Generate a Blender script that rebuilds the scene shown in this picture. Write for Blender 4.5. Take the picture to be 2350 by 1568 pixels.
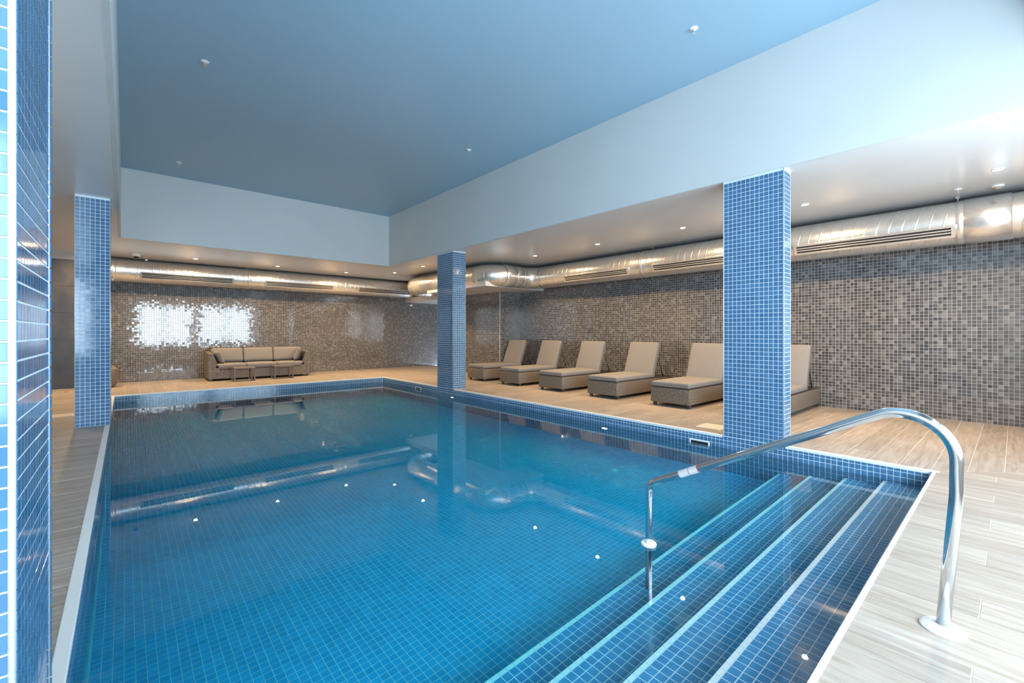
import bpy, bmesh, math, random
import numpy as np
from mathutils import Vector, Matrix
for _o in list(bpy.data.objects):
    bpy.data.objects.remove(_o)
SC = bpy.context.scene
COL = SC.collection
random.seed(7)
RNG = np.random.default_rng(11)
PI = math.pi

# ------------------------------------------------------------------ camera, world, daylight, exposure
EYE = 1.2
FPX = 1012.0
YAW = math.atan(887 / 1012)
cd = bpy.data.cameras.new('camera')
cam = bpy.data.objects.new('camera', cd)
COL.objects.link(cam)
cam.location = (0, 0, EYE)
cam.rotation_euler = (PI / 2, 0, -YAW)
cd.sensor_width = 36.0
cd.lens = 36.0 * FPX / 2350
cd.shift_y = -20 / 2350
cd.clip_start = 0.05
SC.camera = cam

world = bpy.data.worlds.new('overcast_sky')
SC.world = world
world.use_nodes = True
bg = world.node_tree.nodes['Background']
bg.inputs[0].default_value = (0.62, 0.80, 1.0, 1)
bg.inputs[1].default_value = 3.0

Y_NEAR = -1.7
WINDOWS = [(-2.75, -0.55), (0.42, 2.76), (3.06, 5.66)]  # the leftmost is unseen, added to brighten the left ceiling and deck
WIN_Z = (0.55, 2.68)
DAY_W = 132.0
for x0, x1 in WINDOWS:                       # the daylight that falls in through each window
    ld = bpy.data.lights.new('window_daylight', 'AREA')
    ld.shape = 'RECTANGLE'
    ld.size = x1 - x0 - 0.1
    ld.size_y = WIN_Z[1] - WIN_Z[0] - 0.1
    ld.energy = DAY_W * (0.8 if x0 < 0 else 1.0)  # weaker in the added left window, which only fills that side
    ld.color = (0.66, 0.85, 1.0)
    lo = bpy.data.objects.new('window_daylight', ld)
    lo.location = ((x0 + x1) / 2, Y_NEAR - 0.17, sum(WIN_Z) / 2)
    lo.rotation_euler = (PI / 2, 0, 0)      # shines towards +Y
    COL.objects.link(lo)

SC.view_settings.view_transform = 'Standard'
SC.view_settings.look = 'None'
SC.view_settings.gamma = 1
SC.view_settings.use_curve_mapping = False
SC.view_settings.exposure = 0.92
SC.cycles.caustics_reflective = False
SC.cycles.caustics_refractive = True
SC.cycles.sample_clamp_indirect = 20
SC.cycles.blur_glossy = 0.5
SC.cycles.max_bounces = 10
SC.cycles.diffuse_bounces = 5
SC.cycles.glossy_bounces = 5
SC.cycles.transmission_bounces = 8

# ------------------------------------------------------------------ main sizes (metres; floor z = 0, camera over the origin)
P = 0.0472                  # mosaic pitch
GAP = 0.0042
XL, XR = -0.157, 5.24       # pool, left and right inner faces
YN, YF = 0.47, 11.30        # pool, near and far inner faces
WATER = -0.143
BED = WATER - 0.86          # bed at the foot of the steps; it falls away towards the far end
SLOPE = 0.10
DEEP = BED - SLOPE * (YF - 1.66)
CEIL, TRAY = 2.95, 4.25
X_WALL, Y_WALL = 8.55, 14.16
X_LEFT = -3.0
TX0, TX1, TY0, TY1 = -0.062, 5.21, -1.2, 10.85   # raised part of the ceiling

# ------------------------------------------------------------------ materials
def srgb(r, g, b):
    f = lambda c: c / 12.92 if c <= 0.04045 else ((c + 0.055) / 1.055) ** 2.4
    return (f(r / 255), f(g / 255), f(b / 255), 1)

def mat(name, col, rough=0.5, metal=0.0, spec=0.5, **kw):
    m = bpy.data.materials.new(name)
    m.use_nodes = True
    b = m.node_tree.nodes['Principled BSDF']
    b.inputs['Base Color'].default_value = col if len(col) == 4 else (*col, 1)
    b.inputs['Roughness'].default_value = rough
    b.inputs['Metallic'].default_value = metal
    b.inputs['Specular IOR Level'].default_value = spec
    for k, v in kw.items():
        b.inputs[k.replace('_', ' ')].default_value = v
    return m

def N(m, t, **kw):
    n = m.node_tree.nodes.new(t)
    for k, v in kw.items():
        setattr(n, k, v)
    return n

def L(m, a, b):
    m.node_tree.links.new(a, b)

def BS(m):
    return m.node_tree.nodes['Principled BSDF']

def ramp(m, stops, src):
    r = N(m, 'ShaderNodeValToRGB')
    r.color_ramp.elements.remove(r.color_ramp.elements[0])
    for i, (p, c) in enumerate(stops):
        e = r.color_ramp.elements[0] if i == 0 else r.color_ramp.elements.new(p)
        e.position = p
        e.color = c if len(c) == 4 else (*c, 1)
    L(m, src, r.inputs[0])
    return r.outputs[0]

def bump(m, h, strength, dist=0.002):
    b = N(m, 'ShaderNodeBump')
    b.inputs['Strength'].default_value = strength
    b.inputs['Distance'].default_value = dist
    L(m, h, b.inputs['Height'])
    L(m, b.outputs[0], BS(m).inputs['Normal'])

def tile_mat(name, org, axes, stops, rough=0.1, mottled=0.0, coat=0.0):
    """glazed mosaic: each tile takes its own tone from its place in the grid"""
    m = mat(name, (0.2, 0.2, 0.2), rough)
    g = N(m, 'ShaderNodeNewGeometry')
    s = N(m, 'ShaderNodeVectorMath', operation='SUBTRACT')
    s.inputs[1].default_value = org
    L(m, g.outputs['Position'], s.inputs[0])
    d = N(m, 'ShaderNodeVectorMath', operation='MULTIPLY')
    d.inputs[1].default_value = [a / P for a in axes]
    L(m, s.outputs[0], d.inputs[0])
    f = N(m, 'ShaderNodeVectorMath', operation='FLOOR')
    L(m, d.outputs[0], f.inputs[0])
    w = N(m, 'ShaderNodeTexWhiteNoise', noise_dimensions='3D')
    L(m, f.outputs[0], w.inputs['Vector'])
    v = w.outputs['Value']
    if mottled:
        t = N(m, 'ShaderNodeTexNoise')
        t.inputs['Scale'].default_value = 60
        t.inputs['Detail'].default_value = 4
        L(m, g.outputs['Position'], t.inputs['Vector'])
        a = N(m, 'ShaderNodeMath', operation='MULTIPLY_ADD')
        L(m, t.outputs['Fac'], a.inputs[0])
        a.inputs[1].default_value = mottled
        L(m, v, a.inputs[2])
        b = N(m, 'ShaderNodeMath', operation='SUBTRACT')
        L(m, a.outputs[0], b.inputs[0])
        b.inputs[1].default_value = mottled / 2
        v = b.outputs[0]
    L(m, ramp(m, stops, v), BS(m).inputs['Base Color'])
    return m

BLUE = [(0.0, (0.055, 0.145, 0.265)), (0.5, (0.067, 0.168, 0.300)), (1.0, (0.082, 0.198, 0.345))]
TAUPE = [(0.0, (0.046, 0.047, 0.053)), (0.25, (0.068, 0.067, 0.072)), (0.6, (0.098, 0.094, 0.097)), (0.9, (0.148, 0.142, 0.143)), (1.0, (0.22, 0.213, 0.213))]
M = {}
M['grout'] = mat('pale_grout', (0.66, 0.74, 0.80), 0.8)
M['grout_wall'] = mat('grey_grout', (0.40, 0.39, 0.385), 0.8)
M['white'] = mat('white_edge_tile', (0.82, 0.82, 0.80), 0.35)
M['metal_trim'] = mat('satin_edge_trim', (0.80, 0.80, 0.76), 0.35, 0.3)

def paint(name, col, rough, nz=0.012):
    m = mat(name, col, rough)
    t = N(m, 'ShaderNodeTexNoise')
    t.inputs['Scale'].default_value = 1.3
    t.inputs['Detail'].default_value = 3
    g = N(m, 'ShaderNodeNewGeometry')
    L(m, g.outputs['Position'], t.inputs['Vector'])
    a = [max(0, c - nz) for c in col[:3]]
    b = [c + nz for c in col[:3]]
    L(m, ramp(m, [(0.3, (*a, 1)), (0.7, (*b, 1))], t.outputs['Fac']), BS(m).inputs['Base Color'])
    return m
M['ceiling_blue'] = paint('blue_ceiling_paint', (0.315, 0.475, 0.590), 0.35, 0.004)
M['ceiling_white'] = paint('satin_white_ceiling', (0.78, 0.765, 0.745), 0.25)
M['bulkhead'] = paint('white_bulkhead_paint', (0.67, 0.67, 0.655), 0.5)
M['render'] = paint('plain_plaster', (0.62, 0.60, 0.57), 0.7)

def wood_mat():
    m = mat('wood_grain_deck_tile', (0.5, 0.4, 0.3), 0.42)
    tc = N(m, 'ShaderNodeTexCoord')
    oi = N(m, 'ShaderNodeObjectInfo')
    ad = N(m, 'ShaderNodeVectorMath', operation='ADD')
    mu = N(m, 'ShaderNodeVectorMath', operation='SCALE')
    cb = N(m, 'ShaderNodeCombineXYZ')
    for i in range(3):
        L(m, oi.outputs['Random'], cb.inputs[i])
    L(m, cb.outputs[0], mu.inputs[0])
    mu.inputs['Scale'].default_value = 37.0
    L(m, tc.outputs['Object'], ad.inputs[0])
    L(m, mu.outputs[0], ad.inputs[1])
    mp = N(m, 'ShaderNodeMapping')
    mp.inputs['Scale'].default_value = (1.6, 22, 1)
    L(m, ad.outputs[0], mp.inputs['Vector'])
    n1 = N(m, 'ShaderNodeTexNoise')
    n1.inputs['Scale'].default_value = 1.6
    n1.inputs['Detail'].default_value = 6
    n1.inputs['Distortion'].default_value = 0.6
    L(m, mp.outputs[0], n1.inputs['Vector'])
    c = ramp(m, [(0.25, (0.265, 0.208, 0.163)), (0.45, (0.345, 0.287, 0.238)), (0.6, (0.395, 0.342, 0.293)), (0.8, (0.46, 0.412, 0.364))], n1.outputs['Fac'])
    hs = N(m, 'ShaderNodeHueSaturation')
    vr = N(m, 'ShaderNodeMapRange')
    vr.inputs['To Min'].default_value = 0.90
    vr.inputs['To Max'].default_value = 1.10
    L(m, oi.outputs['Random'], vr.inputs['Value'])
    L(m, vr.outputs[0], hs.inputs['Value'])
    L(m, c, hs.inputs['Color'])
    L(m, hs.outputs[0], BS(m).inputs['Base Color'])
    # fine anti-slip ribs along the tile
    sp = N(m, 'ShaderNodeSeparateXYZ')
    L(m, tc.outputs['Object'], sp.inputs[0])
    s = N(m, 'ShaderNodeMath', operation='MULTIPLY')
    s.inputs[1].default_value = 2 * PI / 0.0085
    L(m, sp.outputs['Y'], s.inputs[0])
    si = N(m, 'ShaderNodeMath', operation='SINE')
    L(m, s.outputs[0], si.inputs[0])
    mx = N(m, 'ShaderNodeMath', operation='MULTIPLY_ADD')
    L(m, si.outputs[0], mx.inputs[0])
    mx.inputs[1].default_value = 0.35
    L(m, n1.outputs['Fac'], mx.inputs[2])
    bump(m, mx.outputs[0], 0.25, 0.0012)
    return m
M['deck'] = wood_mat()
M['deck_grout'] = mat('deck_grout', (0.80, 0.76, 0.72), 0.8)

def stone_mat():
    m = mat('dark_slate_tile', (0.05, 0.05, 0.05), 0.38)
    g = N(m, 'ShaderNodeNewGeometry')
    n = N(m, 'ShaderNodeTexNoise')
    n.inputs['Scale'].default_value = 1.8
    n.inputs['Detail'].default_value = 7
    n.inputs['Distortion'].default_value = 1.4
    L(m, g.outputs['Position'], n.inputs['Vector'])
    L(m, ramp(m, [(0.3, (0.020, 0.019, 0.020)), (0.5, (0.038, 0.034, 0.033)), (0.62, (0.058, 0.045, 0.038)), (0.75, (0.10, 0.088, 0.08))], n.outputs['Fac']), BS(m).inputs['Base Color'])
    return m
M['stone'] = stone_mat()

def wicker_mat():
    m = mat('flat_strand_wicker', (0.3, 0.26, 0.22), 0.55)
    tc = N(m, 'ShaderNodeTexCoord')
    mp = N(m, 'ShaderNodeMapping')
    mp.inputs['Scale'].default_value = (1, 1, 1)
    L(m, tc.outputs['Object'], mp.inputs['Vector'])
    sp = N(m, 'ShaderNodeSeparateXYZ')
    L(m, mp.outputs[0], sp.inputs[0])
    xy = N(m, 'ShaderNodeMath', operation='ADD')
    L(m, sp.outputs['X'], xy.inputs[0])
    L(m, sp.outputs['Y'], xy.inputs[1])
    def wave(src, per, ph=0.0):
        a = N(m, 'ShaderNodeMath', operation='MULTIPLY_ADD')
        a.inputs[1].default_value = 2 * PI / per
        a.inputs[2].default_value = ph
        L(m, src, a.inputs[0])
        s = N(m, 'ShaderNodeMath', operation='SINE')
        L(m, a.outputs[0], s.inputs[0])
        return s.outputs[0]
    a, b = wave(xy.outputs[0], 0.034), wave(sp.outputs['Z'], 0.026)
    pr = N(m, 'ShaderNodeMath', operation='MULTIPLY')
    L(m, a, pr.inputs[0])
    L(m, b, pr.inputs[1])
    n = N(m, 'ShaderNodeTexNoise')
    n.inputs['Scale'].default_value = 45
    L(m, tc.outputs['Object'], n.inputs['Vector'])
    ma = N(m, 'ShaderNodeMath', operation='MULTIPLY_ADD')
    L(m, pr.outputs[0], ma.inputs[0])
    ma.inputs[1].default_value = 0.28
    L(m, n.outputs['Fac'], ma.inputs[2])
    L(m, ramp(m, [(0.25, (0.060, 0.047, 0.037)), (0.5, (0.165, 0.135, 0.108)), (0.75, (0.31, 0.26, 0.213))], ma.outputs[0]), BS(m).inputs['Base Color'])
    bump(m, ma.outputs[0], 0.6, 0.004)
    return m
M['wicker'] = wicker_mat()

def fabric(name, col):
    m = mat(name, col, 0.85)
    tc = N(m, 'ShaderNodeTexCoord')
    n = N(m, 'ShaderNodeTexNoise')
    n.inputs['Scale'].default_value = 160
    n.inputs['Detail'].default_value = 2
    L(m, tc.outputs['Object'], n.inputs['Vector'])
    a = tuple(c * 0.9 for c in col)
    b = tuple(min(1, c * 1.1) for c in col)
    L(m, ramp(m, [(0.35, a), (0.65, b)], n.outputs['Fac']), BS(m).inputs['Base Color'])
    bump(m, n.outputs['Fac'], 0.2, 0.001)
    return m
M['cushion'] = fabric('taupe_outdoor_fabric', (0.232, 0.220, 0.214))
M['dark'] = mat('dark_brown_metal', (0.055, 0.045, 0.038), 0.45)
M['bronze'] = mat('brown_coated_metal', (0.16, 0.125, 0.10), 0.4)
M['steel'] = mat('polished_stainless_steel', (0.80, 0.80, 0.79), 0.13, 1.0)
M['plastic'] = mat('white_plastic', (0.85, 0.85, 0.84), 0.35)
M['black'] = mat('black_void', (0.012, 0.012, 0.013), 0.6)
M['smoked'] = mat('smoked_dome', (0.02, 0.02, 0.02), 0.08)
M['label_print'] = mat('small_safety_sticker', (0.75, 0.72, 0.72), 0.4)
M['red_print'] = mat('red_print', (0.55, 0.10, 0.08), 0.4)

def duct_mat():
    m = mat('galvanised_duct', (0.74, 0.73, 0.70), 0.24, 0.8)
    g = N(m, 'ShaderNodeNewGeometry')
    n = N(m, 'ShaderNodeTexNoise')
    n.inputs['Scale'].default_value = 7
    n.inputs['Detail'].default_value = 5
    L(m, g.outputs['Position'], n.inputs['Vector'])
    L(m, ramp(m, [(0.3, (0.80, 0.77, 0.72)), (0.7, (0.90, 0.88, 0.84))], n.outputs['Fac']), BS(m).inputs['Base Color'])
    r = N(m, 'ShaderNodeMapRange')
    r.inputs['To Min'].default_value = 0.24
    r.inputs['To Max'].default_value = 0.38
    L(m, n.outputs['Fac'], r.inputs['Value'])
    L(m, r.outputs[0], BS(m).inputs['Roughness'])
    return m
M['duct'] = duct_mat()
M['duct_plain'] = mat('smooth_duct_collar', (0.82, 0.80, 0.77), 0.25, 0.8)
M['foil'] = mat('crinkled_foil', (0.5, 0.5, 0.52), 0.3, 1.0)

def emit(name, col, s):
    m = bpy.data.materials.new(name)
    m.use_nodes = True
    nt = m.node_tree
    nt.nodes.remove(nt.nodes['Principled BSDF'])
    e = nt.nodes.new('ShaderNodeEmission')
    e.inputs[0].default_value = (*col, 1)
    e.inputs[1].default_value = s
    nt.links.new(e.outputs[0], nt.nodes['Material Output'].inputs[0])
    return m
WARM = (1.0, 0.68, 0.36)
M['lamp'] = emit('warm_lamp_lens', (1.0, 0.60, 0.26), 28)
M['pool_lamp'] = emit('warm_pool_lens', (1.0, 0.66, 0.28), 10)

def water_mat():
    m = bpy.data.materials.new('pool_water')
    m.use_nodes = True
    nt = m.node_tree
    nt.nodes.remove(nt.nodes['Principled BSDF'])
    g = nt.nodes.new('ShaderNodeBsdfGlass')
    g.inputs['Color'].default_value = (0.97, 0.99, 1.0, 1)
    g.inputs['Roughness'].default_value = 0
    g.inputs['IOR'].default_value = 1.333
    out = nt.nodes['Material Output']
    nt.links.new(g.outputs[0], out.inputs['Surface'])
    v = nt.nodes.new('ShaderNodeVolumeAbsorption')
    v.inputs['Color'].default_value = (0.0, 0.90, 0.955, 1)
    v.inputs['Density'].default_value = 0.95
    nt.links.new(v.outputs[0], out.inputs['Volume'])
    return m
M['water'] = water_mat()

def pane_mat():
    m = bpy.data.materials.new('window_glass')
    m.use_nodes = True
    nt = m.node_tree
    nt.nodes.remove(nt.nodes['Principled BSDF'])
    t = nt.nodes.new('ShaderNodeBsdfTransparent')
    g = nt.nodes.new('ShaderNodeBsdfGlossy')
    g.inputs['Roughness'].default_value = 0.02
    x = nt.nodes.new('ShaderNodeMixShader')
    x.inputs[0].default_value = 0.06
    nt.links.new(t.outputs[0], x.inputs[1])
    nt.links.new(g.outputs[0], x.inputs[2])
    nt.links.new(x.outputs[0], nt.nodes['Material Output'].inputs[0])
    return m
M['pane'] = pane_mat()

# ------------------------------------------------------------------ object helpers
def tag(o, label=None, cat=None, group=None, kind=None):
    if label: o['label'] = label
    if cat: o['category'] = cat
    if group: o['group'] = group
    if kind: o['kind'] = kind
    return o

def link(name, me, m=None, parent=None, loc=None):
    o = bpy.data.objects.new(name, me)
    COL.objects.link(o)
    if m is not None and me is not None and not me.materials:
        me.materials.append(m)
    if parent is not None: o.parent = parent
    if loc is not None: o.location = loc
    return o

def empty(name, loc=(0, 0, 0), rz=0.0):
    o = bpy.data.objects.new(name, None)
    o.empty_display_size = 0.1
    COL.objects.link(o)
    o.location = loc
    o.rotation_euler = (0, 0, rz)
    return o

def bm_mesh(bm, name='m', smooth=False):
    me = bpy.data.meshes.new(name)
    bm.normal_update()
    bm.to_mesh(me)
    bm.free()
    if smooth:
        me.polygons.foreach_set('use_smooth', [True] * len(me.polygons))
    return me

def add_box(bm, x0, x1, y0, y1, z0, z1, bev=0.0, seg=2, mtx=None):
    r = bmesh.ops.create_cube(bm, size=1)
    vs = r['verts']
    for v in vs:
        v.co = Vector(((x0 + x1) / 2 + v.co.x * (x1 - x0), (y0 + y1) / 2 + v.co.y * (y1 - y0), (z0 + z1) / 2 + v.co.z * (z1 - z0)))
    if bev:
        es = list({e for v in vs for e in v.link_edges})
        r2 = bmesh.ops.bevel(bm, geom=es, offset=bev, segments=seg, affect='EDGES', profile=0.5)
        vs = list({v for f in r2['faces'] for v in f.verts} | {v for v in vs if v.is_valid})
    if mtx is not None:
        bmesh.ops.transform(bm, matrix=mtx, verts=vs)
    return vs

def box(name, x0, x1, y0, y1, z0, z1, m, parent=None, bev=0.0, seg=2, smooth=False):
    bm = bmesh.new()
    add_box(bm, x0, x1, y0, y1, z0, z1, bev, seg)
    return link(name, bm_mesh(bm, name, smooth), m, parent)

def add_cyl(bm, c, r, h, axis='z', seg=24, r2=None):
    mt = Matrix.Translation(c)
    if axis == 'x': mt = mt @ Matrix.Rotation(PI / 2, 4, 'Y')
    if axis == 'y': mt = mt @ Matrix.Rotation(PI / 2, 4, 'X')
    return bmesh.ops.create_cone(bm, cap_ends=True, segments=seg, radius1=r, radius2=r if r2 is None else r2, depth=h, matrix=mt)['verts']

def lathe(name, prof, m, parent=None, loc=(0, 0, 0), seg=32, smooth=True):
    bm = bmesh.new()
    rings = []
    for r, z in prof:
        rings.append([bm.verts.new((r * math.cos(2 * PI * k / seg), r * math.sin(2 * PI * k / seg), z)) for k in range(seg)])
    for a, b in zip(rings, rings[1:]):
        for k in range(seg):
            bm.faces.new((a[k], a[(k + 1) % seg], b[(k + 1) % seg], b[k]))
    bm.faces.new(list(reversed(rings[0])))
    bm.faces.new(rings[-1])
    bmesh.ops.recalc_face_normals(bm, faces=bm.faces)
    me = bm_mesh(bm, name)
    if smooth:
        me.polygons.foreach_set('use_smooth', [True] * len(me.polygons))
        me.set_sharp_from_angle(angle=math.radians(35))
    return link(name, me, m, parent, loc)

def sweep(pts, radii, seg=28, caps=True):
    """round tube through pts (list of Vector) with a radius for each point"""
    bm = bmesh.new()
    n = len(pts)
    up = Vector((0, 0, 1))
    rings = []
    prev = None
    for i in range(n):
        t = (pts[min(i + 1, n - 1)] - pts[max(i - 1, 0)]).normalized()
        if prev is None:
            a = up if abs(t.z) < 0.9 else Vector((1, 0, 0))
            u = t.cross(a).normalized()
        else:
            u = (prev - t * prev.dot(t)).normalized()
        prev = u
        w = t.cross(u)
        rings.append([bm.verts.new(pts[i] + (u * math.cos(2 * PI * k / seg) + w * math.sin(2 * PI * k / seg)) * radii[i]) for k in range(seg)])
    for a, b in zip(rings, rings[1:]):
        for k in range(seg):
            bm.faces.new((a[k], a[(k + 1) % seg], b[(k + 1) % seg], b[k]))
    if caps:
        bm.faces.new(list(reversed(rings[0])))
        bm.faces.new(rings[-1])
    bmesh.ops.recalc_face_normals(bm, faces=bm.faces)
    return bm

def fillet(path, rads, step=0.05, narc=10):
    """polyline with rounded corners -> (points, flag: on a bend)"""
    out, flag = [], []
    path = [Vector(p) for p in path]
    for i, p in enumerate(path):
        if i in (0, len(path) - 1) or rads[i] == 0:
            out.append(p); flag.append(0); continue
        a, b = (path[i - 1] - p).normalized(), (path[i + 1] - p).normalized()
        ang = a.angle(b)
        d = rads[i] / math.tan(ang / 2)
        c = p + (a + b).normalized() * (rads[i] / math.sin(ang / 2))
        s, e = p + a * d, p + b * d
        vs, ve = s - c, e - c
        tot = vs.angle(ve)
        ax = vs.cross(ve).normalized()
        for k in range(narc + 1):
            out.append(c + Matrix.Rotation(tot * k / narc, 3, ax) @ vs); flag.append(1)
    return out, flag

# camera footprint, to find which pieces of a surface show largest in the photograph
FX = np.array([math.sin(YAW), math.cos(YAW)])
RX = np.array([math.cos(YAW), -math.sin(YAW)])
def seen(c):
    z = c[:, 0] * FX[0] + c[:, 1] * FX[1]
    r = c[:, 0] * RX[0] + c[:, 1] * RX[1]
    with np.errstate(all='ignore'):
        u = 1175 + FPX * r / z
        v = 764 - FPX * (c[:, 2] - EYE) / z
    ok = (z > 0.3) & (u > 0) & (u < 2350) & (v > 0) & (v < 1568)
    return z, ok

TRI = {}
def tile_proto(m):
    """one mosaic tile, P across, top face at z=0 of its own frame, eased edge"""
    if m.name in TRI: return TRI[m.name]
    h, e = (P - GAP) / 2, 0.0012
    V = []
    for s, z in ((h, -0.0030), (h, -e), (h - e, 0.0)):
        V += [(-s, -s, z), (s, -s, z), (s, s, z), (-s, s, z)]
    F = []
    for k in (0, 4):
        for j in range(4):
            F.append((k + j, k + (j + 1) % 4, k + 4 + (j + 1) % 4, k + 4 + j))
    F.append((8, 9, 10, 11))
    me = bpy.data.meshes.new('tile')
    me.from_pydata(V, [], F)
    me.materials.append(m)
    TRI[m.name] = me
    return me

def tiles(parent, m, org, U, V, nu, nv, tilt=0.004, keep=None, nparts=300, sv=1.0, rest_name='mosaic', part_name='tile'):
    """mosaic field: tiles in steps of P along unit vectors U, V from org; normal = U x V.
    the largest-seen ones are parts of their own, the rest one joined part"""
    U, V = np.array(U, float), np.array(V, float)
    W = np.cross(U, V)
    i, j = np.meshgrid(np.arange(nu), np.arange(nv), indexing='ij')
    i, j = i.ravel(), j.ravel()
    c = np.array(org)[None] + (i + 0.5)[:, None] * P * U + (j + 0.5)[:, None] * P * V
    if keep is not None:
        k = keep(c)
        c = c[k]
    n = len(c)
    if n == 0: return
    tx = RNG.normal(0, tilt, n)
    ty = RNG.normal(0, tilt, n)
    z, ok = seen(c)
    order = np.argsort(np.where(ok, z, 1e6))
    npt = min(nparts, int(ok.sum()))
    part = np.zeros(n, bool)
    part[order[:npt]] = True
    me0 = tile_proto(m)
    for k in np.nonzero(part)[0]:
        o = bpy.data.objects.new(part_name, me0)
        COL.objects.link(o)
        o.parent = parent
        wn = W - tx[k] * U - ty[k] * V
        wn /= np.linalg.norm(wn)
        uu = U - wn * U.dot(wn); uu /= np.linalg.norm(uu)
        vv = np.cross(wn, uu)
        vv = vv * sv
        mt = Matrix(((uu[0], vv[0], wn[0], c[k][0]), (uu[1], vv[1], wn[1], c[k][1]), (uu[2], vv[2], wn[2], c[k][2]), (0, 0, 0, 1)))
        o.matrix_local = mt
    r = ~part
    if r.sum():
        cc, a, b = c[r], tx[r], ty[r]
        nn = len(cc)
        h, e = (P - GAP) / 2, 0.0012
        blocks = []
        sg = np.array([(-1, -1), (1, -1), (1, 1), (-1, 1)], float)
        for s, zz in ((h, -0.0018), (h - e, 0.0)):
            for q in sg:
                lu, lv = q[0] * s, q[1] * s * sv
                lz = zz + a * lu + b * lv
                blocks.append(cc + lu * U + lv * V + lz[:, None] * W)
        VV = np.stack(blocks, 1).reshape(-1, 3)                 # nn x 8
        fq = [(0, 1, 5, 4), (1, 2, 6, 5), (2, 3, 7, 6), (3, 0, 4, 7), (4, 5, 6, 7)]
        F = (np.arange(nn)[:, None, None] * 8 + np.array(fq)[None]).reshape(-1)
        me = bpy.data.meshes.new(rest_name)
        me.vertices.add(len(VV))
        me.vertices.foreach_set('co', VV.astype(np.float32).ravel())
        me.loops.add(len(F))
        me.loops.foreach_set('vertex_index', F.astype(np.int32))
        nf = nn * 5
        me.polygons.add(nf)
        me.polygons.foreach_set('loop_start', np.arange(nf, dtype=np.int32) * 4)
        me.polygons.foreach_set('loop_total', np.full(nf, 4, np.int32))
        me.polygons.foreach_set('use_smooth', np.zeros(nf, bool))
        me.update(calc_edges=True)
        me.materials.append(m)
        o = link(rest_name, me, None, parent)
        tag(o, kind='stuff')

def block(name, x0, x1, y0, y1, z0, z1, m, **kw):
    o = box(name, x0, x1, y0, y1, z0, z1, m)
    return tag(o, **kw)

G = 0.0014   # how far the grout lies below the tile faces
mb_x = tile_mat('blue_mosaic_x', (0, 0, 0), (0, 1, 1), BLUE)     # faces that look along X
mb_y = tile_mat('blue_mosaic_y', (0, 0, 0), (1, 0, 1), BLUE)
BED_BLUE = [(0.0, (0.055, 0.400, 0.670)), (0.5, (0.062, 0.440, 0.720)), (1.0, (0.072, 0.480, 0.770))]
STEP_BLUE = [(0.0, (0.060, 0.240, 0.450)), (0.5, (0.070, 0.265, 0.490)), (1.0, (0.082, 0.295, 0.530))]
mb_z = tile_mat('blue_mosaic_z', (0, 0, 0), (1, 1, 0), STEP_BLUE)

# ------------------------------------------------------------------ walls
NZW = int(CEIL / P) + 1
def wall(name, x0, x1, y0, y1, label, m=None, z1=CEIL + 0.05, z0=-0.05):
    return block(name, x0, x1, y0, y1, z0, z1, m or M['grout_wall'], label=label, cat='wall', kind='structure')
mt_x = tile_mat('taupe_mosaic_x', (0, 0, 0), (0, 1, 1), TAUPE, 0.06, 0.25)
BS(mt_x).inputs['Specular IOR Level'].default_value = 0.9
mt_y = tile_mat('taupe_mosaic_y', (0, 0, 0), (1, 0, 1), TAUPE, 0.06, 0.25)
BS(mt_y).inputs['Specular IOR Level'].default_value = 0.9
TILT = 0.0045
w = wall('wall_right', X_WALL + G, X_WALL + 0.2, Y_NEAR, 9.4, 'long glossy taupe mosaic wall behind the sun loungers')
tiles(w, mt_x, (X_WALL, 9.4, 0), (0, -1, 0), (0, 0, 1), int(12.48 / P), NZW, TILT)
w = wall('wall_block', 7.8 + G, 9.5, 9.4 + G, 11.6, 'boxed out mosaic corner beyond the farthest sun lounger')
tiles(w, mt_x, (7.8, 11.6, 0), (0, -1, 0), (0, 0, 1), int(2.2 / P), 50, TILT, nparts=0)
tiles(w, mt_y, (7.8, 9.4, 0), (1, 0, 0), (0, 0, 1), 16, 50, TILT, nparts=0, rest_name='mosaic_return')
box('corner_trim', 7.794, 7.803, 9.394, 9.403, 0, 2.34, M['metal_trim'], w)
wall('wall_niche', 9.3, 9.5, 11.6, Y_WALL + 0.2, 'plain side wall of the niche beyond the boxed corner', M['render'])
w = wall('wall_far', -0.5, 9.4, Y_WALL + G, Y_WALL + 0.2, 'glossy grey taupe mosaic wall behind the rattan sofa')
tiles(w, mt_y, (-0.5, Y_WALL, 0), (1, 0, 0), (0, 0, 1), int(9.8 / P), NZW, TILT, nparts=0)
w = wall('wall_stone', X_LEFT, -0.62, 13.42, 13.62, 'dark slate tile wall left of the mosaic, under the duct end')
for r in range(5):
    for k in range(2):
        x0 = X_LEFT + 0.01 + k * 1.19
        box('tile', x0 + 0.002, x0 + 1.187, 13.405, 13.425, -0.10 + r * 0.576 + 0.003, -0.10 + (r + 1) * 0.576 - 0.001, M['stone'], w, 0.0015, 1)
box('stone_return', -0.62, -0.56, 13.41, Y_WALL, 0, CEIL, M['stone'], w)
wall('wall_left', X_LEFT - 0.2, X_LEFT, Y_NEAR, 13.62, 'plain plaster wall along the left deck', M['render'])
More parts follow.
